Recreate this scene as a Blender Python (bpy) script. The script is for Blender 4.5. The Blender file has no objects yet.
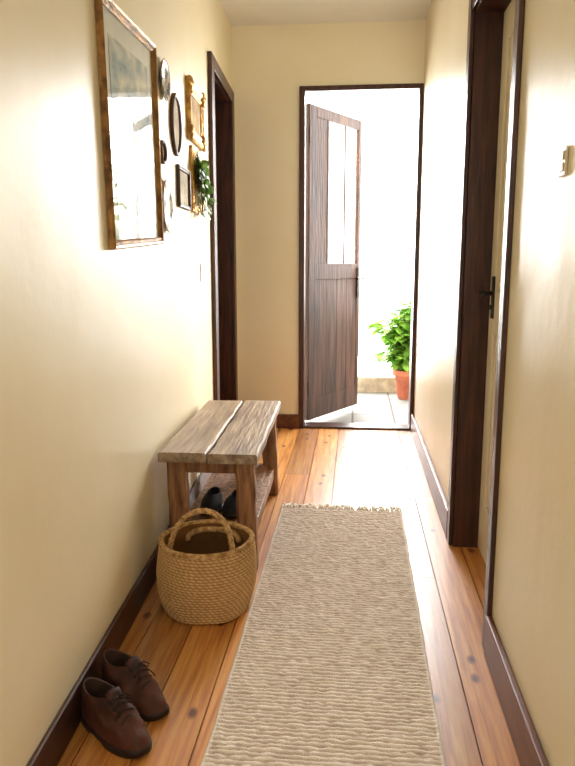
import bpy, bmesh, math, random
from mathutils import Vector, Matrix, noise
random.seed(7)
S = bpy.context.scene
C = S.collection
S.view_settings.view_transform = 'Standard'
PI = math.pi
R = math.radians

# ------------------------------------------------------------------ colour + materials
def H(r, g, b):
    def f(c):
        c /= 255.0
        return c / 12.92 if c <= .04045 else ((c + .055) / 1.055) ** 2.4
    return (f(r), f(g), f(b), 1)

def newmat(name):
    m = bpy.data.materials.new(name)
    m.use_nodes = True
    nt = m.node_tree
    return m, nt, nt.nodes['Principled BSDF']

def pm(name, c1, c2, scale=8, stretch=(1, 1, 1), rough=.5, bump=.1, bscale=None, metallic=0,
       spec=.5, lo=.35, hi=.65, dist=.01, trans=0, detail=5):
    m, nt, b = newmat(name)
    n, l = nt.nodes, nt.links
    tc = n.new('ShaderNodeTexCoord'); mp = n.new('ShaderNodeMapping')
    mp.inputs['Scale'].default_value = stretch
    l.new(tc.outputs['Object'], mp.inputs['Vector'])
    nz = n.new('ShaderNodeTexNoise'); nz.inputs['Scale'].default_value = scale; nz.inputs['Detail'].default_value = detail
    l.new(mp.outputs['Vector'], nz.inputs['Vector'])
    cr = n.new('ShaderNodeValToRGB')
    cr.color_ramp.elements[0].position = lo; cr.color_ramp.elements[0].color = c1
    cr.color_ramp.elements[1].position = hi; cr.color_ramp.elements[1].color = c2
    l.new(nz.outputs['Fac'], cr.inputs['Fac'])
    l.new(cr.outputs['Color'], b.inputs['Base Color'])
    b.inputs['Roughness'].default_value = rough
    b.inputs['Metallic'].default_value = metallic
    b.inputs['Specular IOR Level'].default_value = spec
    if bump:
        n2 = n.new('ShaderNodeTexNoise'); n2.inputs['Scale'].default_value = bscale or scale * 2; n2.inputs['Detail'].default_value = 4
        l.new(mp.outputs['Vector'], n2.inputs['Vector'])
        bp = n.new('ShaderNodeBump'); bp.inputs['Strength'].default_value = bump; bp.inputs['Distance'].default_value = dist
        l.new(n2.outputs['Fac'], bp.inputs['Height']); l.new(bp.outputs['Normal'], b.inputs['Normal'])
    if trans:
        tl = n.new('ShaderNodeBsdfTranslucent'); l.new(cr.outputs['Color'], tl.inputs['Color'])
        mx = n.new('ShaderNodeMixShader'); mx.inputs[0].default_value = trans
        l.new(b.outputs[0], mx.inputs[1]); l.new(tl.outputs[0], mx.inputs[2])
        l.new(mx.outputs[0], n['Material Output'].inputs['Surface'])
    return m

def floor_mat():
    m, nt, b = newmat('honey_floorboards')
    n, l = nt.nodes, nt.links
    at = n.new('ShaderNodeAttribute'); at.attribute_name = 'rand'
    sp = n.new('ShaderNodeSeparateColor'); l.new(at.outputs['Color'], sp.inputs['Color'])
    tc = n.new('ShaderNodeTexCoord')
    cb = n.new('ShaderNodeCombineXYZ')
    ml = n.new('ShaderNodeMath'); ml.operation = 'MULTIPLY'; ml.inputs[1].default_value = 37
    l.new(sp.outputs[0], ml.inputs[0]); l.new(ml.outputs[0], cb.inputs['Y']); l.new(ml.outputs[0], cb.inputs['Z'])
    ad = n.new('ShaderNodeVectorMath'); ad.operation = 'ADD'
    l.new(tc.outputs['Object'], ad.inputs[0]); l.new(cb.outputs[0], ad.inputs[1])
    mp = n.new('ShaderNodeMapping'); mp.inputs['Scale'].default_value = (20, .9, 1)
    l.new(ad.outputs[0], mp.inputs['Vector'])
    nz = n.new('ShaderNodeTexNoise'); nz.inputs['Scale'].default_value = 3.2; nz.inputs['Detail'].default_value = 9; nz.inputs['Roughness'].default_value = .62; nz.inputs['Distortion'].default_value = .4
    l.new(mp.outputs[0], nz.inputs['Vector'])
    cr = n.new('ShaderNodeValToRGB'); e = cr.color_ramp.elements
    e[0].position = .28; e[0].color = H(166, 92, 38)
    e[1].position = .72; e[1].color = H(244, 188, 110)
    x = e.new(.5); x.color = H(220, 146, 70)
    l.new(nz.outputs['Fac'], cr.inputs['Fac'])
    # small scattered knots, slightly irregular, only in some cells
    wz = n.new('ShaderNodeTexNoise'); wz.inputs['Scale'].default_value = 30
    l.new(ad.outputs[0], wz.inputs['Vector'])
    vs = n.new('ShaderNodeVectorMath'); vs.operation = 'SCALE'; vs.inputs['Scale'].default_value = .012
    l.new(wz.outputs['Color'], vs.inputs[0])
    a2 = n.new('ShaderNodeVectorMath'); a2.operation = 'ADD'
    l.new(ad.outputs[0], a2.inputs[0]); l.new(vs.outputs[0], a2.inputs[1])
    mk = n.new('ShaderNodeMapping'); mk.inputs['Scale'].default_value = (8, 4.2, 0)
    l.new(a2.outputs[0], mk.inputs['Vector'])
    vo = n.new('ShaderNodeTexVoronoi'); vo.voronoi_dimensions = '2D'; vo.inputs['Scale'].default_value = 1.0
    l.new(mk.outputs[0], vo.inputs['Vector'])
    kr = n.new('ShaderNodeValToRGB'); k = kr.color_ramp.elements
    k[0].position = .04; k[0].color = (.16, .08, .05, 1); k[1].position = .12; k[1].color = (1, 1, 1, 1)
    kk = k.new(.07); kk.color = (.48, .31, .2, 1)
    l.new(vo.outputs['Distance'], kr.inputs['Fac'])
    vc = n.new('ShaderNodeSeparateColor'); l.new(vo.outputs['Color'], vc.inputs['Color'])
    gt = n.new('ShaderNodeMath'); gt.operation = 'GREATER_THAN'; gt.inputs[1].default_value = .60
    l.new(vc.outputs[0], gt.inputs[0])
    m1 = n.new('ShaderNodeMix'); m1.data_type = 'RGBA'; m1.blend_type = 'MULTIPLY'
    l.new(gt.outputs[0], m1.inputs[0])
    l.new(cr.outputs[0], m1.inputs[6]); l.new(kr.outputs[0], m1.inputs[7])
    m2 = n.new('ShaderNodeMix'); m2.data_type = 'RGBA'; m2.blend_type = 'MULTIPLY'; m2.inputs[0].default_value = 1
    cg = n.new('ShaderNodeCombineColor')
    for i in range(3): l.new(sp.outputs[1], cg.inputs[i])
    l.new(m1.outputs[2], m2.inputs[6]); l.new(cg.outputs[0], m2.inputs[7])
    l.new(m2.outputs[2], b.inputs['Base Color'])
    b.inputs['Roughness'].default_value = .36; b.inputs['Specular IOR Level'].default_value = 1.0
    bp = n.new('ShaderNodeBump'); bp.inputs['Strength'].default_value = .10; bp.inputs['Distance'].default_value = .003
    l.new(nz.outputs['Fac'], bp.inputs['Height']); l.new(bp.outputs[0], b.inputs['Normal'])
    return m

def attr_mat(name, c1, c2, attr, rough, nscale, bump):
    m, nt, b = newmat(name)
    n, l = nt.nodes, nt.links
    at = n.new('ShaderNodeAttribute'); at.attribute_name = attr
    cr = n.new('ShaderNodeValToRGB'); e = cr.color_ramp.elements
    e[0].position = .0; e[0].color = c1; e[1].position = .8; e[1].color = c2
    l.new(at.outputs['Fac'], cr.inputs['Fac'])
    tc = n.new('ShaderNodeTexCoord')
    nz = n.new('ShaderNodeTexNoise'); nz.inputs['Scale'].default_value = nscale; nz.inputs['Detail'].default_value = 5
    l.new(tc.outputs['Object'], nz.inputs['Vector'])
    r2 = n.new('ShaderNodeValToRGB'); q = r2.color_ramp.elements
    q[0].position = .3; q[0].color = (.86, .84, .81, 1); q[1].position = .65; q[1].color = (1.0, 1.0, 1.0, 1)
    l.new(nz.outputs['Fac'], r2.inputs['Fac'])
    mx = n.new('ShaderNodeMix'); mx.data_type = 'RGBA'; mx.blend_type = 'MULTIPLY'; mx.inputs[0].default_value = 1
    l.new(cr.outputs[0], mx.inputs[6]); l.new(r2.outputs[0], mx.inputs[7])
    l.new(mx.outputs[2], b.inputs['Base Color'])
    b.inputs['Roughness'].default_value = rough; b.inputs['Specular IOR Level'].default_value = .12
    n2 = n.new('ShaderNodeTexNoise'); n2.inputs['Scale'].default_value = 240
    l.new(tc.outputs['Object'], n2.inputs['Vector'])
    bp = n.new('ShaderNodeBump'); bp.inputs['Strength'].default_value = bump; bp.inputs['Distance'].default_value = .004
    l.new(n2.outputs['Fac'], bp.inputs['Height']); l.new(bp.outputs[0], b.inputs['Normal'])
    return m

def glass_mat(name, rough=.03, k=.7, base=.04):
    m = bpy.data.materials.new(name); m.use_nodes = True
    nt = m.node_tree; n, l = nt.nodes, nt.links
    n.remove(n['Principled BSDF'])
    out = n['Material Output']
    tr = n.new('ShaderNodeBsdfTransparent'); gl = n.new('ShaderNodeBsdfGlossy')
    gl.inputs['Roughness'].default_value = rough
    nz = n.new('ShaderNodeTexNoise'); nz.inputs['Scale'].default_value = 6
    bp = n.new('ShaderNodeBump'); bp.inputs['Strength'].default_value = .04; bp.inputs['Distance'].default_value = .01
    l.new(nz.outputs['Fac'], bp.inputs['Height']); l.new(bp.outputs[0], gl.inputs['Normal'])
    lw = n.new('ShaderNodeLayerWeight'); lw.inputs['Blend'].default_value = .5
    pw = n.new('ShaderNodeMath'); pw.operation = 'POWER'; pw.inputs[1].default_value = 4.0
    l.new(lw.outputs['Facing'], pw.inputs[0])
    ma = n.new('ShaderNodeMath'); ma.operation = 'MULTIPLY_ADD'; ma.inputs[1].default_value = k; ma.inputs[2].default_value = base
    l.new(pw.outputs[0], ma.inputs[0])
    mx = n.new('ShaderNodeMixShader')
    l.new(ma.outputs[0], mx.inputs[0]); l.new(tr.outputs[0], mx.inputs[1]); l.new(gl.outputs[0], mx.inputs[2])
    l.new(mx.outputs[0], out.inputs['Surface'])
    return m

M = {}
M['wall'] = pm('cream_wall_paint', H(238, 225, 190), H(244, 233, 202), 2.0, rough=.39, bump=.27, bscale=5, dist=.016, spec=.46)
M['wallf'] = pm('cream_wall_glow_tint', H(250, 241, 214), H(253, 246, 224), 2.0, rough=.45, bump=.2, bscale=4, dist=.014, spec=.4)  # same cream wall, colour lightened to imitate the glow around the doorway
M['ceil'] = pm('white_ceiling_paint', H(238, 238, 236), H(245, 245, 243), 3, rough=.7, bump=.05)
M['floor'] = floor_mat()
M['dark'] = pm('dark_brown_wood', H(50, 26, 17), H(80, 44, 29), 4, (12, 12, 1.2), rough=.38, bump=.15)
M['darkh'] = pm('red_brown_skirting_wood', H(84, 46, 28), H(120, 70, 44), 4, (8, 1.2, 8), rough=.4, bump=.15)
M['basel'] = pm('dark_skirting_wood', H(50, 28, 20), H(76, 44, 30), 4, (1.2, 8, 8), rough=.45, bump=.15)
M['door'] = pm('weathered_front_door_wood', H(40, 25, 18), H(102, 68, 50), 2.6, (8, 8, .8), rough=.6, bump=.45, bscale=7, lo=.3, hi=.82, spec=.35, detail=10)
M['creamdoor'] = pm('cream_door_paint', H(222, 209, 180), H(230, 218, 192), 5, rough=.5, bump=.06)
M['iron'] = pm('dark_iron', H(34, 30, 28), H(58, 52, 48), 20, rough=.5, metallic=.6, bump=.1)
M['bench'] = pm('weathered_bench_wood', H(108, 86, 68), H(196, 172, 144), 4, (9, .8, 9), rough=.52, bump=.6, lo=.24, hi=.76, detail=8)
M['benchleg'] = pm('brown_bench_wood', H(92, 56, 34), H(178, 128, 84), 5, (9, 9, 1), rough=.6, bump=.7, lo=.3, hi=.7, detail=8)
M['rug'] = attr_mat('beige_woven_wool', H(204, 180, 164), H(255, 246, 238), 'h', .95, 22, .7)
M['fringe'] = pm('pale_rug_fringe', H(238, 228, 212), H(253, 247, 237), 60, rough=.95, bump=.3, spec=.1)
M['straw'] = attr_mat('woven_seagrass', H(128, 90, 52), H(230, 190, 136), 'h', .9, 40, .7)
M['strawd'] = pm('seagrass_braid', H(160, 120, 74), H(224, 186, 132), 60, rough=.9, bump=.6, spec=.1)
M['leather'] = pm('brown_leather', H(48, 25, 18), H(94, 53, 39), 12, rough=.64, bump=.45, bscale=60, dist=.004, spec=.4)
M['sole'] = pm('dark_rubber_sole', H(30, 18, 14), H(50, 30, 22), 20, rough=.6, bump=.2)
M['lining'] = pm('tan_shoe_lining', H(50, 32, 24), H(76, 50, 37), 30, rough=.8, bump=.2)
M['lace'] = pm('dark_brown_laces', H(36, 19, 14), H(58, 33, 25), 80, rough=.8, bump=.4)
M['black'] = pm('black_suede', H(18, 18, 22), H(38, 38, 44), 14, rough=.75, bump=.2, bscale=90, dist=.003, spec=.25)
M['gold'] = pm('carved_gilt', H(140, 98, 44), H(216, 172, 94), 26, rough=.4, metallic=.65, bump=.9, bscale=50, dist=.008)
M['goldbrown'] = pm('bronze_picture_moulding', H(100, 68, 34), H(180, 134, 74), 22, rough=.36, metallic=.45, bump=.6, bscale=60, dist=.005)
M['mount'] = pm('cream_mount_card', H(210, 210, 198), H(220, 221, 210), 10, rough=.8, bump=0)
M['art'] = pm('pale_landscape_print', H(110, 140, 152), H(214, 212, 186), 5, (1.5, 1, 3), rough=.8, bump=0, lo=.36, hi=.64)
M['art2'] = pm('sepia_portrait_print', H(150, 128, 98), H(222, 210, 184), 9, rough=.8, bump=0)
M['art3'] = pm('amber_print', H(136, 100, 52), H(216, 184, 122), 9, rough=.8, bump=0)
M['china'] = pm('blue_and_white_china', H(98, 112, 132), H(220, 216, 206), 34, rough=.2, bump=0, lo=.45, hi=.55)
M['chinaw'] = pm('ivory_china', H(120, 114, 106), H(222, 214, 196), 28, rough=.2, bump=0, lo=.46, hi=.53)
M['glass'] = glass_mat('clear_glass')
M['pglass'] = glass_mat('picture_glass', .04, .34, .01)
M['plastic'] = pm('ivory_plastic', H(218, 202, 168), H(226, 212, 182), 10, rough=.35, bump=0)
M['plasticw'] = pm('white_plastic', H(240, 236, 226), H(246, 243, 235), 10, rough=.35, bump=0)
M['plasticd'] = pm('tan_plastic', H(150, 116, 74), H(164, 130, 88), 10, rough=.35, bump=0)
M['leaf'] = pm('bright_green_leaves', H(76, 130, 34), H(158, 198, 82), 14, rough=.45, bump=.1, trans=.35)
M['leafp'] = pm('shrub_leaves', H(74, 132, 36), H(136, 190, 76), 9, rough=.7, bump=.1, trans=.04, spec=.1)  # two mixed leaf greens, slightly translucent
M['ivy'] = pm('deep_green_ivy', H(58, 98, 40), H(134, 170, 84), 20, rough=.45, bump=.1, trans=.3)
M['stem'] = pm('green_brown_stem', H(80, 84, 44), H(110, 100, 60), 20, rough=.7, bump=.2)
M['terra'] = pm('terracotta', H(160, 84, 58), H(188, 108, 76), 10, rough=.8, bump=.2)
M['soil'] = pm('potting_soil', H(40, 28, 20), H(66, 48, 34), 40, rough=.95, bump=.8)
M['stone'] = pm('pale_limestone', H(136, 122, 104), H(172, 158, 136), 12, rough=.9, bump=.6)
M['ground'] = pm('pale_gravel', H(170, 166, 156), H(196, 192, 182), 30, rough=.95, bump=.3)

def terrace_mat():
    m, nt, b = newmat('pale_terrace_tiles')
    n, l = nt.nodes, nt.links
    tc = n.new('ShaderNodeTexCoord')
    br = n.new('ShaderNodeTexBrick'); br.offset = 0
    br.inputs['Color1'].default_value = H(122, 118, 112); br.inputs['Color2'].default_value = H(134, 128, 120)
    br.inputs['Mortar'].default_value = H(80, 74, 66)
    br.inputs['Scale'].default_value = 1; br.inputs['Mortar Size'].default_value = .008
    br.inputs['Brick Width'].default_value = .3; br.inputs['Row Height'].default_value = .3
    l.new(tc.outputs['Object'], br.inputs['Vector']); l.new(br.outputs['Color'], b.inputs['Base Color'])
    b.inputs['Roughness'].default_value = .85; b.inputs['Specular IOR Level'].default_value = .2
    return m
M['terrace'] = terrace_mat()

# ------------------------------------------------------------------ mesh helpers
def box(bm, lo, hi, bev=0, M4=None):
    c = [(a + b) / 2 for a, b in zip(lo, hi)]; s = [b - a for a, b in zip(lo, hi)]
    mt = Matrix.Translation(c) @ Matrix.Diagonal((*s, 1))
    if M4 is not None: mt = M4 @ mt
    r = bmesh.ops.create_cube(bm, size=1, matrix=mt)
    if bev:
        es = {e for v in r['verts'] for e in v.link_edges}
        bmesh.ops.bevel(bm, geom=list(es), offset=bev, segments=2, affect='EDGES', profile=.5)
    return bm

def quad(bm, x0, x1, z0, z1, y):
    bm.faces.new([bm.verts.new(p) for p in ((x0, y, z0), (x1, y, z0), (x1, y, z1), (x0, y, z1))])
    return bm

def tube(bm, pts, r, seg=8, caps=True, rr=None, flat=1.0):
    pts = [Vector(p) for p in pts]; rings = []
    t0 = (pts[1] - pts[0]).normalized()
    up = Vector((0, 0, 1)) if abs(t0.z) < .9 else Vector((1, 0, 0))
    nrm = (up - t0 * up.dot(t0)).normalized()
    for i, p in enumerate(pts):
        a = pts[max(i - 1, 0)]; b = pts[min(i + 1, len(pts) - 1)]
        t = (b - a).normalized()
        nrm = (nrm - t * nrm.dot(t)).normalized(); bn = t.cross(nrm)
        rad = rr[i] if rr else r
        rings.append([bm.verts.new(p + nrm * math.cos(2 * PI * k / seg) * rad * flat + bn * math.sin(2 * PI * k / seg) * rad) for k in range(seg)])
    for A, B in zip(rings, rings[1:]):
        for k in range(seg):
            bm.faces.new((A[k], A[(k + 1) % seg], B[(k + 1) % seg], B[k]))
    if caps:
        bm.faces.new(rings[0][::-1]); bm.faces.new(rings[-1])
    return bm

def loft(bm, loops, cap0=False, cap1=False, wrap=False):
    rings = [[bm.verts.new(p) for p in lp] for lp in loops]
    pairs = list(zip(rings, rings[1:])) + ([(rings[-1], rings[0])] if wrap else [])
    n = len(rings[0])
    for A, B in pairs:
        for k in range(n):
            bm.faces.new((A[k], A[(k + 1) % n], B[(k + 1) % n], B[k]))
    if cap0: bm.faces.new(rings[0][::-1])
    if cap1: bm.faces.new(rings[-1])
    return rings

def lathe(bm, prof, seg=40, cap0=True, cap1=True):
    return loft(bm, [[(r * math.cos(2 * PI * k / seg), r * math.sin(2 * PI * k / seg), z) for k in range(seg)] for r, z in prof], cap0, cap1)

def rect_loop(w, h, ins, y):
    a, b = w / 2 - ins, h / 2 - ins
    return [(-a, y, -b), (a, y, -b), (a, y, b), (-a, y, b)]

def ell_loop(a, b, ins, y, seg=48):
    return [((a - ins) * math.cos(2 * PI * k / seg), y, (b - ins) * math.sin(2 * PI * k / seg)) for k in range(seg)]

def leaf(bm, base, d, up, L, W):
    d = Vector(d).normalized(); up = Vector(up)
    side = d.cross(up)
    if side.length < 1e-3: side = d.cross(Vector((1, 0, 0)))
    side.normalize(); nn = side.cross(d)
    base = Vector(base)
    prof = [(.0, .06), (.25, .75), (.5, 1), (.75, .7), (1, .02)]
    rows = []
    for t, w in prof:
        c = base + d * L * t - nn * L * .18 * t * t
        rows.append([bm.verts.new(c + side * W * .5 * w + nn * W * .12 * w), bm.verts.new(c), bm.verts.new(c - side * W * .5 * w + nn * W * .12 * w)])
    for A, B in zip(rows, rows[1:]):
        bm.faces.new((A[0], A[1], B[1], B[0])); bm.faces.new((A[1], A[2], B[2], B[1]))

def obj(name, bm, mat, parent=None, smooth=False, recalc=True):
    if recalc: bmesh.ops.recalc_face_normals(bm, faces=bm.faces)
    me = bpy.data.meshes.new(name); bm.to_mesh(me); bm.free()
    if smooth: me.polygons.foreach_set('use_smooth', [True] * len(me.polygons))
    me.materials.append(mat)
    o = bpy.data.objects.new(name, me); C.objects.link(o)
    if parent: o.parent = parent
    return o

def tag(o, label, cat, group=None):
    o['label'] = label; o['category'] = cat
    if group: o['group'] = group
    return o

def thing(name, label, cat, loc=(0, 0, 0), rotz=0, group=None):
    o = bpy.data.objects.new(name, None); C.objects.link(o)
    o.empty_display_size = .05
    o.location = loc; o.rotation_euler = (0, 0, rotz)
    return tag(o, label, cat, group)

def struct(name, bm, mat, loc=(0, 0, 0), rotz=0, label=None):
    o = obj(name, bm, mat); o.location = loc; o.rotation_euler = (0, 0, rotz)
    o['kind'] = 'structure'
    if label: o['label'] = label
    return o

def sempty(name, loc, rotz, label):
    o = bpy.data.objects.new(name, None); C.objects.link(o); o.location = loc; o.rotation_euler = (0, 0, rotz)
    o['kind'] = 'structure'; o['label'] = label
    return o

B = bmesh.new

# ------------------------------------------------------------------ room constants
HC = 2.53                    # ceiling height
YF = 4.54                    # far wall
XR = .40                     # right wall
LO = (-.5950, 0, 0)          # left wall origin (the wall runs slightly out of square)
LA = math.atan(.0418)
LROT = PI / 2 + LA
def left_pt(s, out=0, z=0):
    """point on left wall: s along it, out = distance into the room"""
    return (LO[0] - math.sin(LA) * s + math.cos(LA) * out, math.cos(LA) * s + math.sin(LA) * out, z)

# floor of separate boards, in one mesh
bm = B(); lay = bm.loops.layers.float_color.new('rand')
def paint(bm, f0, col):
    bm.faces.ensure_lookup_table()
    for f in bm.faces[f0:]:
        for lp in f.loops: lp[lay] = col
box(bm, (-1.0, -1.3, -.08), (.56, YF + .02, -.016)); paint(bm, 0, (.5, .06, .06, 1))
x = -1.0; pw = .130
while x < .56:
    y = -1.3 - random.random() * 1.2
    while y < YF:
        L = 1.1 + random.random() * 1.3
        y0, y1 = max(y, -1.3), min(y + L, YF + .01)
        if y1 - y0 > .02:
            n0 = len(bm.faces)
            box(bm, (x + .0016, y0 + .0012, -.016), (min(x + pw, .56) - .0016, y1 - .0012, 0))
            paint(bm, n0, (random.random(), .56 + random.random() * .52, 0, 1))
        y += L
    x += pw
struct('floor', bm, M['floor'])
bm = B(); box(bm, (-1.1, -1.42, HC), (.6, YF + .12, HC + .1)); struct('ceiling', bm, M['ceil'])

# left wall
D0, D1, DT = 3.69, 4.42, 2.075
bm = B()
box(bm, (-1.3, 0, 0), (D0, .2, HC)); box(bm, (D0, 0, DT), (D1, .2, HC)); box(bm, (D1, 0, 0), (4.60, .2, HC))
struct('wall_left', bm, M['wall'], LO, LROT)
bm = B(); box(bm, (-1.3, -.013, 0), (D0 - .07, 0, .10), .004); box(bm, (D1 + .07, -.013, 0), (4.52, 0, .10), .004)
struct('baseboard_left', bm, M['basel'], LO, LROT)
bm = B()
for a, b_ in ((D0 - .07, D0 + .015), (D1 - .015, D1 + .07)):
    box(bm, (a, -.022, 0), (b_, .0, DT + .055), .004)
box(bm, (D0 + .015, -.022, DT - .015), (D1 - .015, 0, DT + .055), .004)
box(bm, (D0, 0, 0), (D0 + .02, .16, DT)); box(bm, (D1 - .02, 0, 0), (D1, .16, DT)); box(bm, (D0 + .02, 0, DT - .02), (D1 - .02, .16, DT))
t2 = struct('trim_2', bm, M['dark'], LO, LROT, 'dark wooden door frame in the left wall')
d2 = sempty('door_2', left_pt(D0 + .022, -.09), LROT, 'dark closed wooden door in the left wall')
bm = B(); w = D1 - D0 - .044
box(bm, (0, .012, .005), (w, .045, DT - .022))
for (a, b_) in ((0, .1), (w - .1, w)): box(bm, (a, 0, .005), (b_, .02, DT - .022), .004)
for (a, b_) in ((.005, .2), (.95, 1.1), (DT - .14, DT - .022)): box(bm, (.1, 0, a), (w - .1, .02, b_), .004)
obj('door_leaf', bm, M['dark'], d2)
bm = B(); box(bm, (.03, -.006, .98), (.07, 0, 1.14), .003); tube(bm, [(.05, 0, 1.06), (.05, -.045, 1.06), (.16, -.05, 1.06)], .008)
obj('handle', bm, M['iron'], d2)

# right wall, doorway
E0, E1, ET = 1.905, 2.645, 1.965
bm = B()
box(bm, (XR, -1.3, 0), (XR + .18, E0, HC)); box(bm, (XR, E0, ET), (XR + .18, E1, HC)); box(bm, (XR, E1, 0), (XR + .18, YF, HC))
struct('wall_right', bm, M['wall'])
bm = B(); box(bm, (XR - .018, -1.3, 0), (XR, E0 - .045, .12), .004); box(bm, (XR - .018, E1 + .05, 0), (XR, YF - .016, .12), .004)
struct('baseboard_right', bm, M['darkh'])
bm = B()
box(bm, (XR - .014, E0 - .045, 0), (XR, E0 + .008, ET + .05), .003)
box(bm, (XR - .016, E1 - .01, 0), (XR, E1 + .05, ET + .05), .004)
box(bm, (XR - .012, E0 + .008, ET - .008), (XR, E1 - .01, ET + .05), .003)
box(bm, (XR, E0, 0), (XR + .17, E0 + .012, ET)); box(bm, (XR, E1 - .02, 0), (XR + .17, E1, ET)); box(bm, (XR, E0 + .012, ET - .02), (XR + .17, E1 - .02, ET))
struct('trim_3', bm, M['dark'], label='dark wooden door frame in the right wall')
d3 = sempty('door_3', (XR + .094, E1 - .022, 0), -PI / 2, 'cream painted door recessed in the right wall')
w = E1 - E0 - .038
bm = B(); box(bm, (0, .01, .006), (w, .045, ET - .022), .002)
for (a, b_) in ((0, .09), (w - .09, w)): box(bm, (a, 0, .006), (b_, .02, ET - .022), .003)
for (a, b_) in ((.006, .2), (.85, 1.0), (ET - .13, ET - .022)): box(bm, (.09, 0, a), (w - .09, .02, b_), .003)
obj('door_leaf', bm, M['creamdoor'], d3)
bm = B(); box(bm, (.052, -.006, .90), (.088, .002, 1.05), .003); tube(bm, [(.07, 0, .99), (.07, -.042, .99), (.086, -.048, .99), (.15, -.05, .985)], .008)
tube(bm, [(.07, -.002, .94), (.07, -.012, .94)], .009)
h3 = obj('handle', bm, M['iron'], d3); h3['label'] = 'dark lever handle on small plate'

# far wall with front door opening
F0, F1, FT = -.355, .393, 2.165
bm = B()
box(bm, (-1.05, YF, 0), (F0, YF + .12, HC)); box(bm, (F0, YF, FT), (F1, YF + .12, HC)); box(bm, (F1, YF, 0), (XR + .2, YF + .12, HC))
struct('wall_far', bm, M['wallf'])
bm = B(); box(bm, (left_pt(YF)[0] + .02, YF - .018, 0), (F0 - .002, YF, .095), .004); struct('baseboard_far', bm, M['darkh'])
bm = B()
box(bm, (F0 - .005, YF - .014, 0), (F0 + .030, YF + .12, FT + .005), .003); box(bm, (F1 - .018, YF - .014, 0), (F1 + .006, YF + .12, FT + .005), .003)
box(bm, (F0 + .030, YF - .014, FT - .025), (F1 - .018, YF + .12, FT + .005), .003)
box(bm, (F0 + .030, YF - .005, -.02), (F1 - .018, YF + .13, .014), .003)
struct('trim_1', bm, M['dark'], label='thin dark frame and sill of the front door')
bm = B(); box(bm, (-1.05, -1.42, 0), (XR + .2, -1.3, HC)); struct('wall_back', bm, M['wall'])

# open front door
DW, DH = .70, 2.10
ang = math.atan2(.61, .34)
d1 = sempty('door_1', (F0 + .05, YF + .135, 0), ang, 'weathered dark plank front door with a tall glazed light, standing open')
def dpart(name, boxes, mat, bev=.003):
    b_ = B()
    for lo, hi in boxes: box(b_, lo, hi, bev)
    return obj(name, b_, mat, d1)
z0 = .02; TH = .028; GX = .25; SX = DW - .04
dpart('stile', [((0, 0, z0), (.09, TH, DH))], M['door'])
dpart('stile', [((SX, 0, z0), (DW, TH, DH))], M['door'])
dpart('rail', [((.09, .001, DH - .07), (SX, TH - .001, DH))], M['door'])
dpart('rail', [((.09, .001, .98), (SX, TH - .001, 1.09))], M['door'])
dpart('rail', [((.09, .001, z0), (SX, TH - .001, .17))], M['door'])
dpart('mullion', [((GX - .02, .001, 1.09), (GX, TH - .001, DH - .07))], M['door'])
dpart('board_panel', [((.09, .003, 1.09), (GX - .02, TH - .004, DH - .07))], M['door'], .002)
dpart('board_panel', [((.09 + i * .1425, .004, .17), (.09 + (i + 1) * .1425, TH - .004, .98)) for i in range(4)], M['door'], .003)
GB = (GX + SX) / 2 + .02
dpart('glazing_bar', [((GB - .006, .004, 1.09), (GB + .006, .014, DH - .07))], M['door'])
for a, c in ((GX, GB - .006), (GB + .006, SX)):
    b_ = B(); quad(b_, a, c, 1.09, DH - .07, .010); obj('pane', b_, M['glass'], d1)
b_ = B(); box(b_, (DW - .045, -.008, .84), (DW - .008, .001, 1.06), .003)
tube(b_, [(DW - .026, -.004, .98), (DW - .026, -.05, .98)], .009); tube(b_, [(DW - .026, -.05, .98), (DW - .13, -.055, .98)], .009)
obj('handle', b_, M['iron'], d1)
for zz in (.25, 1.07, 1.9):
    b_ = B(); tube(b_, [(-.008, -.004, zz - .05), (-.008, -.004, zz + .05)], .008); box(b_, (-.004, -.002, zz - .035), (.03, .001, zz + .035)); obj('hinge', b_, M['door'], d1)

# outside
bm = B(); box(bm, (-3.5, YF + .12, -.12), (4.5, 6.0, -.02)); struct('terrace', bm, M['terrace'], label='pale tiled terrace outside the front door')
bm = B(); box(bm, (-30, 6.25, -.3), (30, 60, -.10)); struct('ground', bm, M['ground'])
cu = thing('stone_edging', 'low pale stone edging across the terrace outside the open door', 'edging', (0, 6.0, -.10))
xx = -2.6
while xx < 3.4:
    w = .24 + random.random() * .16
    b_ = B(); box(b_, (xx, random.random() * .012, 0), (xx + w - .012, .24, .195 + random.random() * .02), .014); obj('stone_block', b_, M['stone'], cu)
    xx += w

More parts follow.
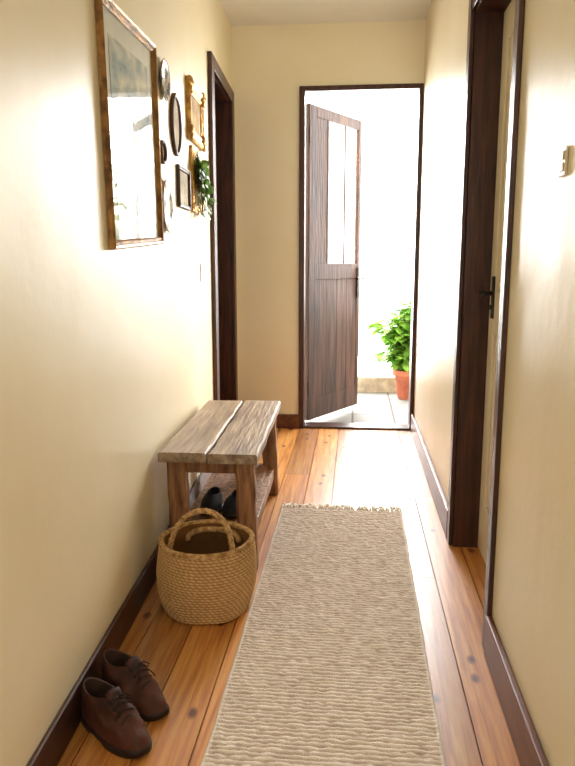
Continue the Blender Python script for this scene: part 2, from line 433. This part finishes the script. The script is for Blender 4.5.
# plant in the terracotta pot
pl = thing('potted_plant', 'leafy green plant in a terracotta pot outside the open front door', 'plant', (.462, 5.76, -.02))
b_ = B(); lathe(b_, [(.0001, 0), (.085, 0), (.092, .01), (.118, .195), (.134, .197), (.138, .205), (.138, .24), (.132, .246), (.12, .244), (.112, .21), (.0001, .21)], 40, False, False)
obj('pot', b_, M['terra'], pl, True)
b_ = B(); lathe(b_, [(.0001, .222), (.06, .226), (.114, .215)], 28, False, False); obj('soil', b_, M['soil'], pl, True)
bs, bl = B(), B()
for i in range(40):
    a = random.random() * 2 * PI; rad = .04 + random.random() * .18; hh = .34 + random.random() * .50
    r0 = random.random() * .06
    p0 = Vector((r0 * math.cos(a), r0 * math.sin(a), .22)); p2 = Vector((rad * math.cos(a) - .05, rad * math.sin(a), hh)); p1 = (p0 + p2) / 2 + Vector((0, 0, .08))
    pts = [p0 * (1 - t) ** 2 + p1 * 2 * t * (1 - t) + p2 * t * t for t in [k / 6 for k in range(7)]]
    tube(bs, pts, .004, 5)
    for k in range(1, 7):
        for q in range(3):
            th = random.random() * 2 * PI
            d = Vector((math.cos(th), math.sin(th), random.uniform(-.5, .4)))
            leaf(bl, pts[k], d, (0, 0, 1), random.uniform(.11, .16), random.uniform(.075, .10))
obj('stems', bs, M['stem'], pl, True); obj('foliage', bl, M['leaf'], pl, True, False)

# unseen shrub right of the terrace, added so the picture glass mirrors green
sh = thing('reflection_shrub', 'tall green shrub right of the terrace, added out of view for the large picture glass to mirror', 'shrub', (1.10, 7.8, -.10))
bs, bl = B(), B()
for i in range(90):
    a = random.random() * 2 * PI; hh = .7 + random.random() * 1.9; rad = random.uniform(.08, .36)
    p0 = Vector((.05 * math.cos(a), .05 * math.sin(a), 0)); p2 = Vector((rad * math.cos(a), rad * math.sin(a), hh)); p1 = Vector((p2.x * .7, p2.y * .7, hh * .5))
    pts = [p0 * (1 - t) ** 2 + p1 * 2 * t * (1 - t) + p2 * t * t for t in [k / 8 for k in range(9)]]
    tube(bs, pts, .010, 5, rr=[.014 - .0014 * k for k in range(9)])
    for k in range(3, 9):
        for q in range(4):
            th = random.random() * 2 * PI
            leaf(bl, pts[k] + Vector((random.uniform(-.08, .08), random.uniform(-.08, .08), random.uniform(-.08, .08))), (math.cos(th), math.sin(th), random.uniform(-.9, .1)), (0, 0, 1), random.uniform(.09, .13), random.uniform(.07, .10))
obj('stems', bs, M['stem'], sh, True); obj('foliage', bl, M['leafp'], sh, True, False)

# ------------------------------------------------------------------ rug
rg = thing('runner_rug', 'long beige woven runner rug with ridged rows down the hall floor', 'rug', (-.050, 1.72, 0), R(-.3))
RW, RL = .540, 2.5
bm = B(); lh = bm.verts.layers.float_color.new('h')
nx, ny = 130, 1000
grid = []
for j in range(ny + 1):
    y = -RL / 2 + RL * j / ny
    row = []
    for i in range(nx + 1):
        xr = i / nx
        xx = -RW / 2 + RW * xr
        wv = .18 * noise.noise((xx * 3, y * 3, 1)) + .26 * noise.noise((xx * 38, y * 40, 5))
        ph = y / .0150 + wv
        k = math.floor(ph)
        a = abs(math.sin(PI * ph))
        nb = noise.noise((xx * 58, k * 1.7, 3))
        nc = noise.noise((xx * 16, k * 2.3, 9))
        gap = noise.noise((xx * 34, y * 46, 11))
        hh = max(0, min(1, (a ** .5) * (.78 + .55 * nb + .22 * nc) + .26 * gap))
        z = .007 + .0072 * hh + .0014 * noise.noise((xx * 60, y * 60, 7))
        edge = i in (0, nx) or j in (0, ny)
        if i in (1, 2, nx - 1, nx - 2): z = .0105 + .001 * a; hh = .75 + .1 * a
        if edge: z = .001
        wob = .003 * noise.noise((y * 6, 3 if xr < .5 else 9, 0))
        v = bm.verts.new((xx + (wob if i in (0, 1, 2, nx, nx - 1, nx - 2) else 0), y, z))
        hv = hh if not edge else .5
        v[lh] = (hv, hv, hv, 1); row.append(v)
    grid.append(row)
for j in range(ny):
    for i in range(nx):
        bm.faces.new((grid[j][i], grid[j][i + 1], grid[j + 1][i + 1], grid[j + 1][i]))
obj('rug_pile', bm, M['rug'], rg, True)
for e in (1, -1):
    b_ = B()
    for i in range(60):
        xx = -RW / 2 + RW * (i + .5) / 60
        dx, L = random.uniform(-.035, .035), random.uniform(.04, .08)
        tube(b_, [(xx, e * (RL / 2 - .004), .006), (xx + dx * .3, e * (RL / 2 + L * .5), .012), (xx + dx, e * (RL / 2 + L), .005)], .0046, 5)
    obj('fringe', b_, M['fringe'], rg, True)

# ------------------------------------------------------------------ bench
BX, BY, BR = -.509, 2.765, R(1.2)
bn = thing('bench', 'rustic weathered wooden bench with a two-plank top against the left wall', 'bench', (BX, BY, 0), BR)
BW, BL, BH = .350, .945, .446
PT = .034
def bpart(name, boxes, mat, bev=.005, M4=None):
    b_ = B()
    for lo, hi in boxes: box(b_, lo, hi, bev, M4)
    return obj(name, b_, mat, bn)
def plank(x0, x1, y0, y1):
    b_ = B(); ny = 40
    loops = []
    for j in range(ny + 1):
        y = y0 + (y1 - y0) * j / ny
        w1, w2 = .004 * noise.noise((y * 9, x0 * 9, 0)), .004 * noise.noise((y * 9, x1 * 9, 4))
        zz = .003 * noise.noise((y * 5, x0, 8))
        a, c = x0 + w1, x1 + w2
        e = .006 + .004 * noise.noise((y * 12, x1, 2))
        loops.append([(a, y, BH - PT), (c, y, BH - PT), (c, y, BH - e + zz), (c - e, y, BH + zz), (a + e, y, BH + zz), (a, y, BH - e + zz)])
    loft(b_, loops, True, True)
    return obj('seat_plank', b_, M['bench'], bn)
plank(-BW / 2, -.005, -BL / 2, BL / 2 - .012)
plank(.003, BW / 2, -BL / 2 - .008, BL / 2)
lw = .067
lx, ly = BW / 2 - lw / 2 - .019, BL / 2 - lw / 2 - .034
for sx in (-1, 1):
    for sy in (-1, 1):
        b_ = B()
        loops = []
        for t in (0, .03, .1, .2, .3, .4, .5, .6, .7, .8, .9, 1):
            cx = sx * lx + .013 * (1 - t) + .006 * noise.noise((t * 6, sx * 3, sy * 5)) * t; cy = sy * (ly + .016 * (1 - t)) + .007 * noise.noise((t * 6, sx * 7, sy * 2)); h = lw / 2 * (1 if t else .93) + .005 * noise.noise((t * 9, sx, sy * 4)) * t
            c = .011
            zz = (BH - PT - .002) * t
            loops.append([(cx + a * h - (c if a > 0 else -c) * ca, cy + b2 * h - (c if b2 > 0 else -c) * cb, zz) for a, b2, ca, cb in
                          ((-1, -1, 0, 1), (-1, -1, 1, 0), (1, -1, 1, 0), (1, -1, 0, 1), (1, 1, 0, 1), (1, 1, 1, 0), (-1, 1, 1, 0), (-1, 1, 0, 1))])
        loft(b_, loops, True, True)
        obj('leg', b_, M['benchleg'], bn)
for sy in (-1, 1):
    bpart('end_apron', [((-lx + lw / 2 - .004, sy * ly - .014, BH - .088), (lx - lw / 2 + .004, sy * ly + .014, BH - PT - .001))], M['benchleg'])
    bpart('end_stretcher', [((-lx + lw / 2 - .004, sy * (ly + .010) - .017, .085), (lx - lw / 2 + .014, sy * (ly + .010) + .017, .135))], M['benchleg'])
for sx in (-1, 1):
    bpart('side_apron', [((sx * lx - .014, -ly + lw / 2 - .004, BH - .075), (sx * lx + .014, ly - lw / 2 + .004, BH - PT - .001))], M['benchleg'])
    xs = sx * lx + .010
    bpart('side_stretcher', [((xs - .018, -ly + lw / 2 - .012, .085), (xs + .018, ly - lw / 2 + .012, .135))], M['benchleg'])
bpart('shelf', [((-lx + .03 + i * .072, -ly - .015, .135), (-lx + .03 + i * .072 + .0715, ly + .015, .150)) for i in range(3)], M['benchleg'], .002)

# ------------------------------------------------------------------ basket
bk = thing('basket', 'round woven straw basket with a braided loop handle in front of the bench', 'basket', (-.460, 2.078, 0))
HB = .222
def brad(t):  # outer radius at height fraction
    return .120 + .040 * math.sin(PI * (.16 + .60 * t))
bm = B(); lh = bm.verts.layers.float_color.new('h')
seg, nr = 300, 175
rings = []
rows = 24
for j in range(nr + 1):
    t = j / nr; ring = []
    f = t * rows; k = math.floor(f)
    for i in range(seg):
        th = 2 * PI * i / seg
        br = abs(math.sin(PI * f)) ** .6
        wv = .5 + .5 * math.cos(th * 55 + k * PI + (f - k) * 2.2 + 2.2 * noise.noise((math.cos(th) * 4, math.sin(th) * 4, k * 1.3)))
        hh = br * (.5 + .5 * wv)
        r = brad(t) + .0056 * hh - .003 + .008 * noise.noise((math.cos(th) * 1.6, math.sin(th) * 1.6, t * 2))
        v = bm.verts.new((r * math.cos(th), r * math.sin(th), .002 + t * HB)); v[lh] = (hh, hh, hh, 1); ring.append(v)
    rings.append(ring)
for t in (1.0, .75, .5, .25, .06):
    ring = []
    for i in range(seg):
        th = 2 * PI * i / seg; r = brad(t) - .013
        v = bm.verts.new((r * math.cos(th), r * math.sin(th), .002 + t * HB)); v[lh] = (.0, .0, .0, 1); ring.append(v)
    rings.append(ring)
for A, Bq in zip(rings, rings[1:]):
    for i in range(seg): bm.faces.new((A[i], A[(i + 1) % seg], Bq[(i + 1) % seg], Bq[i]))
bm.faces.new(rings[0][::-1]); bm.faces.new(rings[-1])
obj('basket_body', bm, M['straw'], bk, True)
b_ = B()
for k in range(3):
    rr = brad(1) - .004
    def rim_pt(th):
        q = rr + .006 * noise.noise((math.cos(th) * 1.6, math.sin(th) * 1.6, 2)) + .0044 * math.cos(th * 34 + k * 2.09)
        return (q * math.cos(th), q * math.sin(th), HB + .003 + .0044 * math.sin(th * 34 + k * 2.09))
    tube(b_, [rim_pt(2 * PI * q / 440) for q in range(441)], .0052, 6, False)
obj('rim', b_, M['strawd'], bk, True)
def handle(y0, lean, hgt, half):
    b_ = B()
    def path(u):
        a = PI * u
        return Vector((-half * math.cos(a), y0 + lean * math.sin(a), HB - .045 + (hgt + .045) * math.sin(a) ** .72))
    for k in range(3):
        pts = []
        for q in range(181):
            u = q / 180; p = path(u)
            tan = (path(min(1, u + .01)) - path(max(0, u - .01))).normalized()
            n1 = Vector((0, 1, 0)); n2 = tan.cross(n1).normalized()
            a = u * 54 + k * 2.094
            pts.append(p + n1 * .0064 * math.cos(a) + n2 * .0042 * math.sin(a))
        tube(b_, pts, .0053, 6)
    return obj('handle', b_, M['strawd'], bk, True)
handle(-.096, .06, .110, .100)
handle(.100, .015, -.010, .086)

# ------------------------------------------------------------------ shoes
def shoe(name, label, cat, loc, heading, mats, mirror=1, L=.236, collar=.088, group=None, lace=True, sc=1):
    root = thing(name, label, cat, loc, heading, group)
    up, sole, lin, lac = mats
    n = 64
    def outline(th, grow=0):
        c, s = math.cos(th), math.sin(th)
        x = L / 2 + (L / 2 + grow) * math.copysign(abs(c) ** .85, c)
        f = x / L
        w = .033 + .013 * math.sin(max(0, min(1, (f - .2) / .85)) * PI) + .001
        w = w + grow
        y = w * math.copysign(abs(s) ** .62, s)
        y += mirror * .006 * math.sin(PI * max(0, min(1, f))) * (1 if f > .3 else .3)
        return x, y
    ths = [2 * PI * k / n for k in range(n)]
    def toespring(x): return .008 * max(0, (x / L - .72) / .28) ** 2
    b_ = B()
    lo = [(x, y, toespring(x) + (.007 if .25 < x / L < .5 else .0)) for x, y in (outline(t, .003) for t in ths)]
    mid = [(x, y, .011 + toespring(x)) for x, y in (outline(t, .004) for t in ths)]
    hi = [(x, y, .018 + toespring(x) - .002 * (x / L)) for x, y in (outline(t, .002) for t in ths)]
    loft(b_, [lo, mid, hi], True, True); obj('sole', b_, sole, root, True)
    tall = collar > .09
    def cpt(th):
        c, s = math.cos(th), math.sin(th)
        x = .066 + .060 * c
        f = (c + 1) / 2
        z = collar - .010 * math.sin(PI * f) + .006 * f
        return Vector((x, (.032 - .004 * f) * s, z))
    loops = []
    NL = 14
    for q in range(NL + 1):
        t = q / NL; lp = []
        for th in ths:
            x, y = outline(th, 0)
            P0 = Vector((x, y, .016 + toespring(x))); P2 = cpt(th)
            f = max(0, min(1, x / L))
            k = max(0, (f - .55) / .45)
            cz = min((.078 if tall else .066), collar * .8) - .012 * k
            P1 = Vector((P0.x * .97 + P2.x * .03 if f > .5 else P0.x * .75 + P2.x * .25 - .004, P0.y * 1.08, cz))
            if f > .5: P1 = P1.lerp(Vector((P0.x - .030 * k, P0.y * .95, min(.066 if tall else .058, collar * .75))), k)
            P = P0 * (1 - t) ** 2 + P1 * 2 * t * (1 - t) + P2 * t * t
            if tall:   # worn creases in the leather
                wr = noise.noise((P.x * 34, P.y * 24 + mirror * 5, P.z * 44)) * .006 * math.sin(PI * t)
                P = P + Vector((wr, wr * (1 if y > 0 else -1), wr))
            lp.append(P)
        loops.append(lp)
    b_ = B(); loft(b_, loops)
    last = loops[-1]
    loft(b_, [last, [p + Vector((0, 0, .003)) for p in last], [Vector((.066 + (p.x - .066) * .93, p.y * .9, p.z + .001)) for p in last]])
    obj('upper', b_, up, root, True)
    b_ = B()
    lp0 = [Vector((.066 + (p.x - .066) * .93, p.y * .9, p.z + .001)) for p in last]
    lp1 = [Vector((.068 + (p.x - .066) * .92, p.y * .95, .05 * collar / .088)) for p in last]
    lp2 = [Vector((.068 + (p.x - .066) * .9, p.y * .9, .024)) for p in last]
    loft(b_, [lp0, lp1, lp2], False, True); obj('lining', b_, lin, root, True)
    dz0 = collar - .088
    if lace:
        b_ = B(); loops_t = []
        for q in range(7):
            t = q / 6
            cx, cz = .165 - .052 * t, .073 + dz0 * .35 + (.036 + dz0 * .65) * t - .010 * (1 - t) + .004 * math.sin(PI * t)
            w = .017 + .004 * t
            loops_t.append([(cx + dx, yy * w, cz + dz - .006 * abs(yy) ** 2) for yy, dx, dz in ((-1, 0, 0), (-.5, 0, 0), (0, 0, 0), (.5, 0, 0), (1, 0, 0), (1, -.002, -.004), (0, -.002, -.004), (-1, -.002, -.004))])
        loft(b_, loops_t, True, True); obj('tongue', b_, up, root, True)
        b_ = B()
        for q in range(4):
            cx = .172 - .013 * q; cz = .0675 + dz0 * .35 + (.0088 + dz0 * .16) * q
            for sg in (1, -1):
                tube(b_, [(cx + .004 * sg, -.023, cz - .004), (cx + .002 * sg, -.011, cz + .003), (cx, 0, cz + .0055), (cx - .002 * sg, .011, cz + .003), (cx - .004 * sg, .023, cz - .004)], .0021, 6)
        kx, kz = .135, .100 + dz0 * .8
        for sg in (1, -1):
            tube(b_, [(kx, 0, kz), (kx + .008, sg * .014, kz + .006), (kx + .016, sg * .026, kz - .004), (kx + .016, sg * .022, kz - .010), (kx + .004, sg * .006, kz - .002)], .002, 6)
            tube(b_, [(kx, 0, kz), (kx + .016, sg * .010, kz - .004), (kx + .030, sg * .024, kz - .022), (kx + .030, sg * .032, kz - .036)], .0019, 6)
        obj('laces', b_, lac, root, True)
    root.scale = (sc, sc, sc)
    return root
brown = (M['leather'], M['sole'], M['lining'], M['lace'])
blk = (M['black'], M['sole'], M['black'], M['black'])
hd = math.atan2(-.56, .828)
shoe('shoe', 'brown leather lace-up shoe by the left skirting, the one nearest the camera', 'shoe', (-.637, 1.488, 0), hd, brown, 1, .232, .106, group='pair of brown lace-up shoes', sc=.96)
shoe('shoe', 'brown leather lace-up shoe by the left skirting, the one nearer the basket', 'shoe', (-.634, 1.615, 0), hd + .03, brown, -1, .232, .106, group='pair of brown lace-up shoes', sc=.96)
shoe('shoe', 'black shoe on the bench shelf, on the side nearer the wall', 'shoe', (-.545, 2.66, .150), R(-90), blk, 1, .232, .062, 'pair of black shoes under the bench', False, .86)
shoe('shoe', 'black shoe on the bench shelf, on the side nearer the rug', 'shoe', (-.446, 2.64, .150), R(-90), blk, -1, .232, .062, 'pair of black shoes under the bench', False, .86)

# ------------------------------------------------------------------ things on the left wall
def hang(name, label, cat, s, z, group=None):
    return thing(name, label, cat, left_pt(s, .001, z), LROT, group)
def rect_frame(root, w, h, fw, depth, fm, art, mount=None, mw=.05, glass=True):
    b_ = B()
    loft(b_, [rect_loop(w, h, 0, 0), rect_loop(w, h, 0, -depth * .7), rect_loop(w, h, fw * .15, -depth), rect_loop(w, h, fw * .4, -depth * .9), rect_loop(w, h, fw * .55, -depth * .65),
              rect_loop(w, h, fw * .8, -depth * .75), rect_loop(w, h, fw, -depth * .45), rect_loop(w, h, fw, 0)], wrap=True)
    obj('frame', b_, fm, root)
    if mount:
        b_ = B(); box(b_, (-w / 2 + fw, -depth * .2, -h / 2 + fw), (w / 2 - fw, 0, h / 2 - fw)); obj('mount', b_, mount, root)
        q = fw + mw; y0 = -depth * .22
    else: q = fw; y0 = -depth * .2
    b_ = B(); box(b_, (-w / 2 + q, y0 - .001, -h / 2 + q), (w / 2 - q, y0 + .004 if not mount else y0, h / 2 - q)); obj('print', b_, art, root)
    if glass:
        b_ = B(); quad(b_, -w / 2 + fw, w / 2 - fw, -h / 2 + fw, h / 2 - fw, -depth * .36); obj('glass', b_, M['pglass'], root)
big = hang('framed_picture', 'large bronze framed print behind glass, biggest picture on the left wall', 'picture', 2.165, 1.475)
big.rotation_euler = (0, R(-3), LROT)
rect_frame(big, .59, .655, .026, .020, M['goldbrown'], M['art'], M['mount'], .06)
def plate(label, s, z, r, mat, group):
    p = hang('wall_plate', label, 'plate', s, z, group)
    b_ = B()
    prof = [(.0005, -.004), (r * .55, -.004), (r * .62, -.008), (r * .95, -.014), (r, -.014), (r, -.011), (r * .66, -.003), (r * .6, 0), (.0005, 0)]
    loft(b_, [ell_loop(a, a, 0, y, 48) for a, y in prof]); obj('dish', b_, mat, p, True)
    b_ = B(); loft(b_, [ell_loop(r * .96, r * .96, 0, -.0145), ell_loop(r * 1.01, r * 1.01, 0, -.0155), ell_loop(r * 1.02, r * 1.02, 0, -.012), ell_loop(r * .97, r * .97, 0, -.011)], wrap=True); obj('rim', b_, M['goldbrown'], p, True)
    return p
plate('small blue and white plate beside the top of the large framed print', 2.60, 1.745, .07, M['china'], 'plates on the left wall')
plate('ivory patterned plate, lowest and largest of the plates beside the large print', 2.60, 1.305, .098, M['chinaw'], 'plates on the left wall')
def oval_pic(name, label, s, z, a, b2, fw, fm, art):
    p = hang(name, label, 'picture', s, z)
    b_ = B(); loft(b_, [ell_loop(a, b2, 0, 0), ell_loop(a, b2, 0, -.009), ell_loop(a, b2, fw * .3, -.014), ell_loop(a, b2, fw * .8, -.010), ell_loop(a, b2, fw, -.006), ell_loop(a, b2, fw, 0)], wrap=True)
    obj('frame', b_, fm, p, True)
    b_ = B(); loft(b_, [ell_loop(a, b2, fw, -.001), ell_loop(a, b2, fw, -.003)], True, True); obj('print', b_, art, p)
    b_ = B(); b_.faces.new([b_.verts.new(q) for q in ell_loop(a, b2, fw * .98, -.005)]); obj('glass', b_, M['pglass'], p)
oval_pic('round_picture', 'tiny round dark framed miniature between the two wall plates', 2.555, 1.49, .042, .042, .011, M['dark'], M['art2'])
oval_pic('oval_picture', 'oval dark wood framed portrait between the plates and the gilt frame', 2.80, 1.628, .09, .118, .018, M['dark'], M['art2'])
sm = hang('framed_picture', 'small plain dark framed picture, lowest picture beside the ivy', 'picture', 2.92, 1.40)
rect_frame(sm, .23, .165, .018, .014, M['dark'], M['art2'])
gp = hang('framed_picture', 'ornate carved gilt framed picture hanging above the trailing ivy', 'picture', 3.22, 1.745)
rect_frame(gp, .36, .25, .055, .020, M['gold'], M['art3'])
for sx in (-1, 1):
    for sz in (-1, 1):
        b_ = B()
        cx, cz = sx * .152, sz * .097
        loops = []
        for rr, yy in ((.034, -.010), (.030, -.023), (.018, -.026), (.008, -.031), (.001, -.032)):
            loops.append([(cx + rr * (1 + .18 * math.cos(6 * 2 * PI * k / 36)) * math.cos(2 * PI * k / 36), yy, cz + rr * (1 + .18 * math.cos(6 * 2 * PI * k / 36)) * math.sin(2 * PI * k / 36)) for k in range(36)])
        loft(b_, loops, True, True); obj('corner_rosette', b_, M['gold'], gp, True)
ivy = hang('wall_planter', 'flat gilt framed wall planter filled with trailing green ivy, below the gilt picture', 'planter', 3.24, 1.46)
b_ = B(); w, h, fw, dp = .29, .28, .04, .016
loft(b_, [rect_loop(w, h, 0, 0), rect_loop(w, h, 0, -dp * .7), rect_loop(w, h, fw * .3, -dp), rect_loop(w, h, fw * .8, -dp * .7), rect_loop(w, h, fw, -dp * .4), rect_loop(w, h, fw, 0)], wrap=True)
obj('frame', b_, M['gold'], ivy)
b_ = B(); box(b_, (-w / 2 + fw, -.006, -h / 2 + fw), (w / 2 - fw, 0, h / 2 - fw)); obj('backing', b_, M['art3'], ivy)
bs, bl = B(), B()
for i in range(40):
    x0 = random.uniform(-.10, .09); out = random.uniform(.008, .036); dn = random.uniform(-.15, .05)
    zt = random.uniform(-.03, .11)
    p0 = Vector((x0 * .7, -.006, zt)); p1 = Vector((x0, -.01 - out, zt + .04)); p2 = Vector((x0 + random.uniform(-.03, .03), -.012 - out, min(zt, dn)))
    pts = [p0 * (1 - t) ** 2 + p1 * 2 * t * (1 - t) + p2 * t * t for t in [k / 7 for k in range(8)]]
    tube(bs, pts, .0018, 5)
    for k in range(1, 8):
        th = random.random() * 2 * PI
        d = Vector((math.cos(th), -abs(math.sin(th)) * .4 - .1, random.uniform(-.7, .3)))
        leaf(bl, pts[k], d, (0, -1, .3), random.uniform(.03, .048), random.uniform(.028, .04))
obj('stems', bs, M['stem'], ivy, True); obj('foliage', bl, M['ivy'], ivy, True, False)

def switch(label, loc, rz, w, h, m1, m2, two):
    s_ = thing('light_switch', label, 'light switch', loc, rz)
    b_ = B(); box(b_, (-w / 2, -.004, -h / 2), (w / 2, 0, h / 2), .0012); obj('plate', b_, m1, s_)
    for zc in ((-h * .2, h * .2) if two else (0,)):
        b_ = B(); hh = h * .15 if two else h * .23
        box(b_, (-w * .26, -.006, zc - hh), (w * .26, -.003, zc + hh), .001); obj('rocker', b_, m2, s_)
switch('beige double light switch on the right wall nearest the camera', (XR - .001, 1.440, 1.291), -PI / 2, .046, .054, M['plastic'], M['plasticd'], True)
switch('small white light switch on the left wall beside the dark door frame', left_pt(3.33, .001, 1.05), LROT, .08, .085, M['plasticw'], M['plasticw'], False)

# ------------------------------------------------------------------ light, sky, camera
W = bpy.data.worlds.new('sky'); S.world = W; W.use_nodes = True
bg = W.node_tree.nodes['Background']; bg.inputs['Color'].default_value = (1, 1, .99, 1); bg.inputs['Strength'].default_value = 4.6
def area(name, loc, rot, sx, sy, e, col):
    l = bpy.data.lights.new(name, 'AREA'); l.shape = 'RECTANGLE'; l.size = sx; l.size_y = sy; l.energy = e; l.color = col
    o = bpy.data.objects.new(name, l); C.objects.link(o); o.location = loc; o.rotation_euler = rot
    return o
area('daylight_beyond_door', (.6, 9, 2.3), (R(-90), 0, 0), 6, 4.6, 3400, (1, .99, .98))
area('hall_fill_light', (-.12, -1.1, 1.5), (R(90), 0, 0), .9, 1.6, 11, (1, .98, .95))  # added fill lamp behind the camera, no window there; lifts the near hall

cam = bpy.data.cameras.new('camera'); co = bpy.data.objects.new('camera', cam); C.objects.link(co)
cam.sensor_width = 36; cam.lens = 695 / 766 * 36; cam.clip_start = .02
co.location = (0, 0, 1.1); co.rotation_euler = (R(90 - 9.88), 0, R(5.47))
S.camera = co
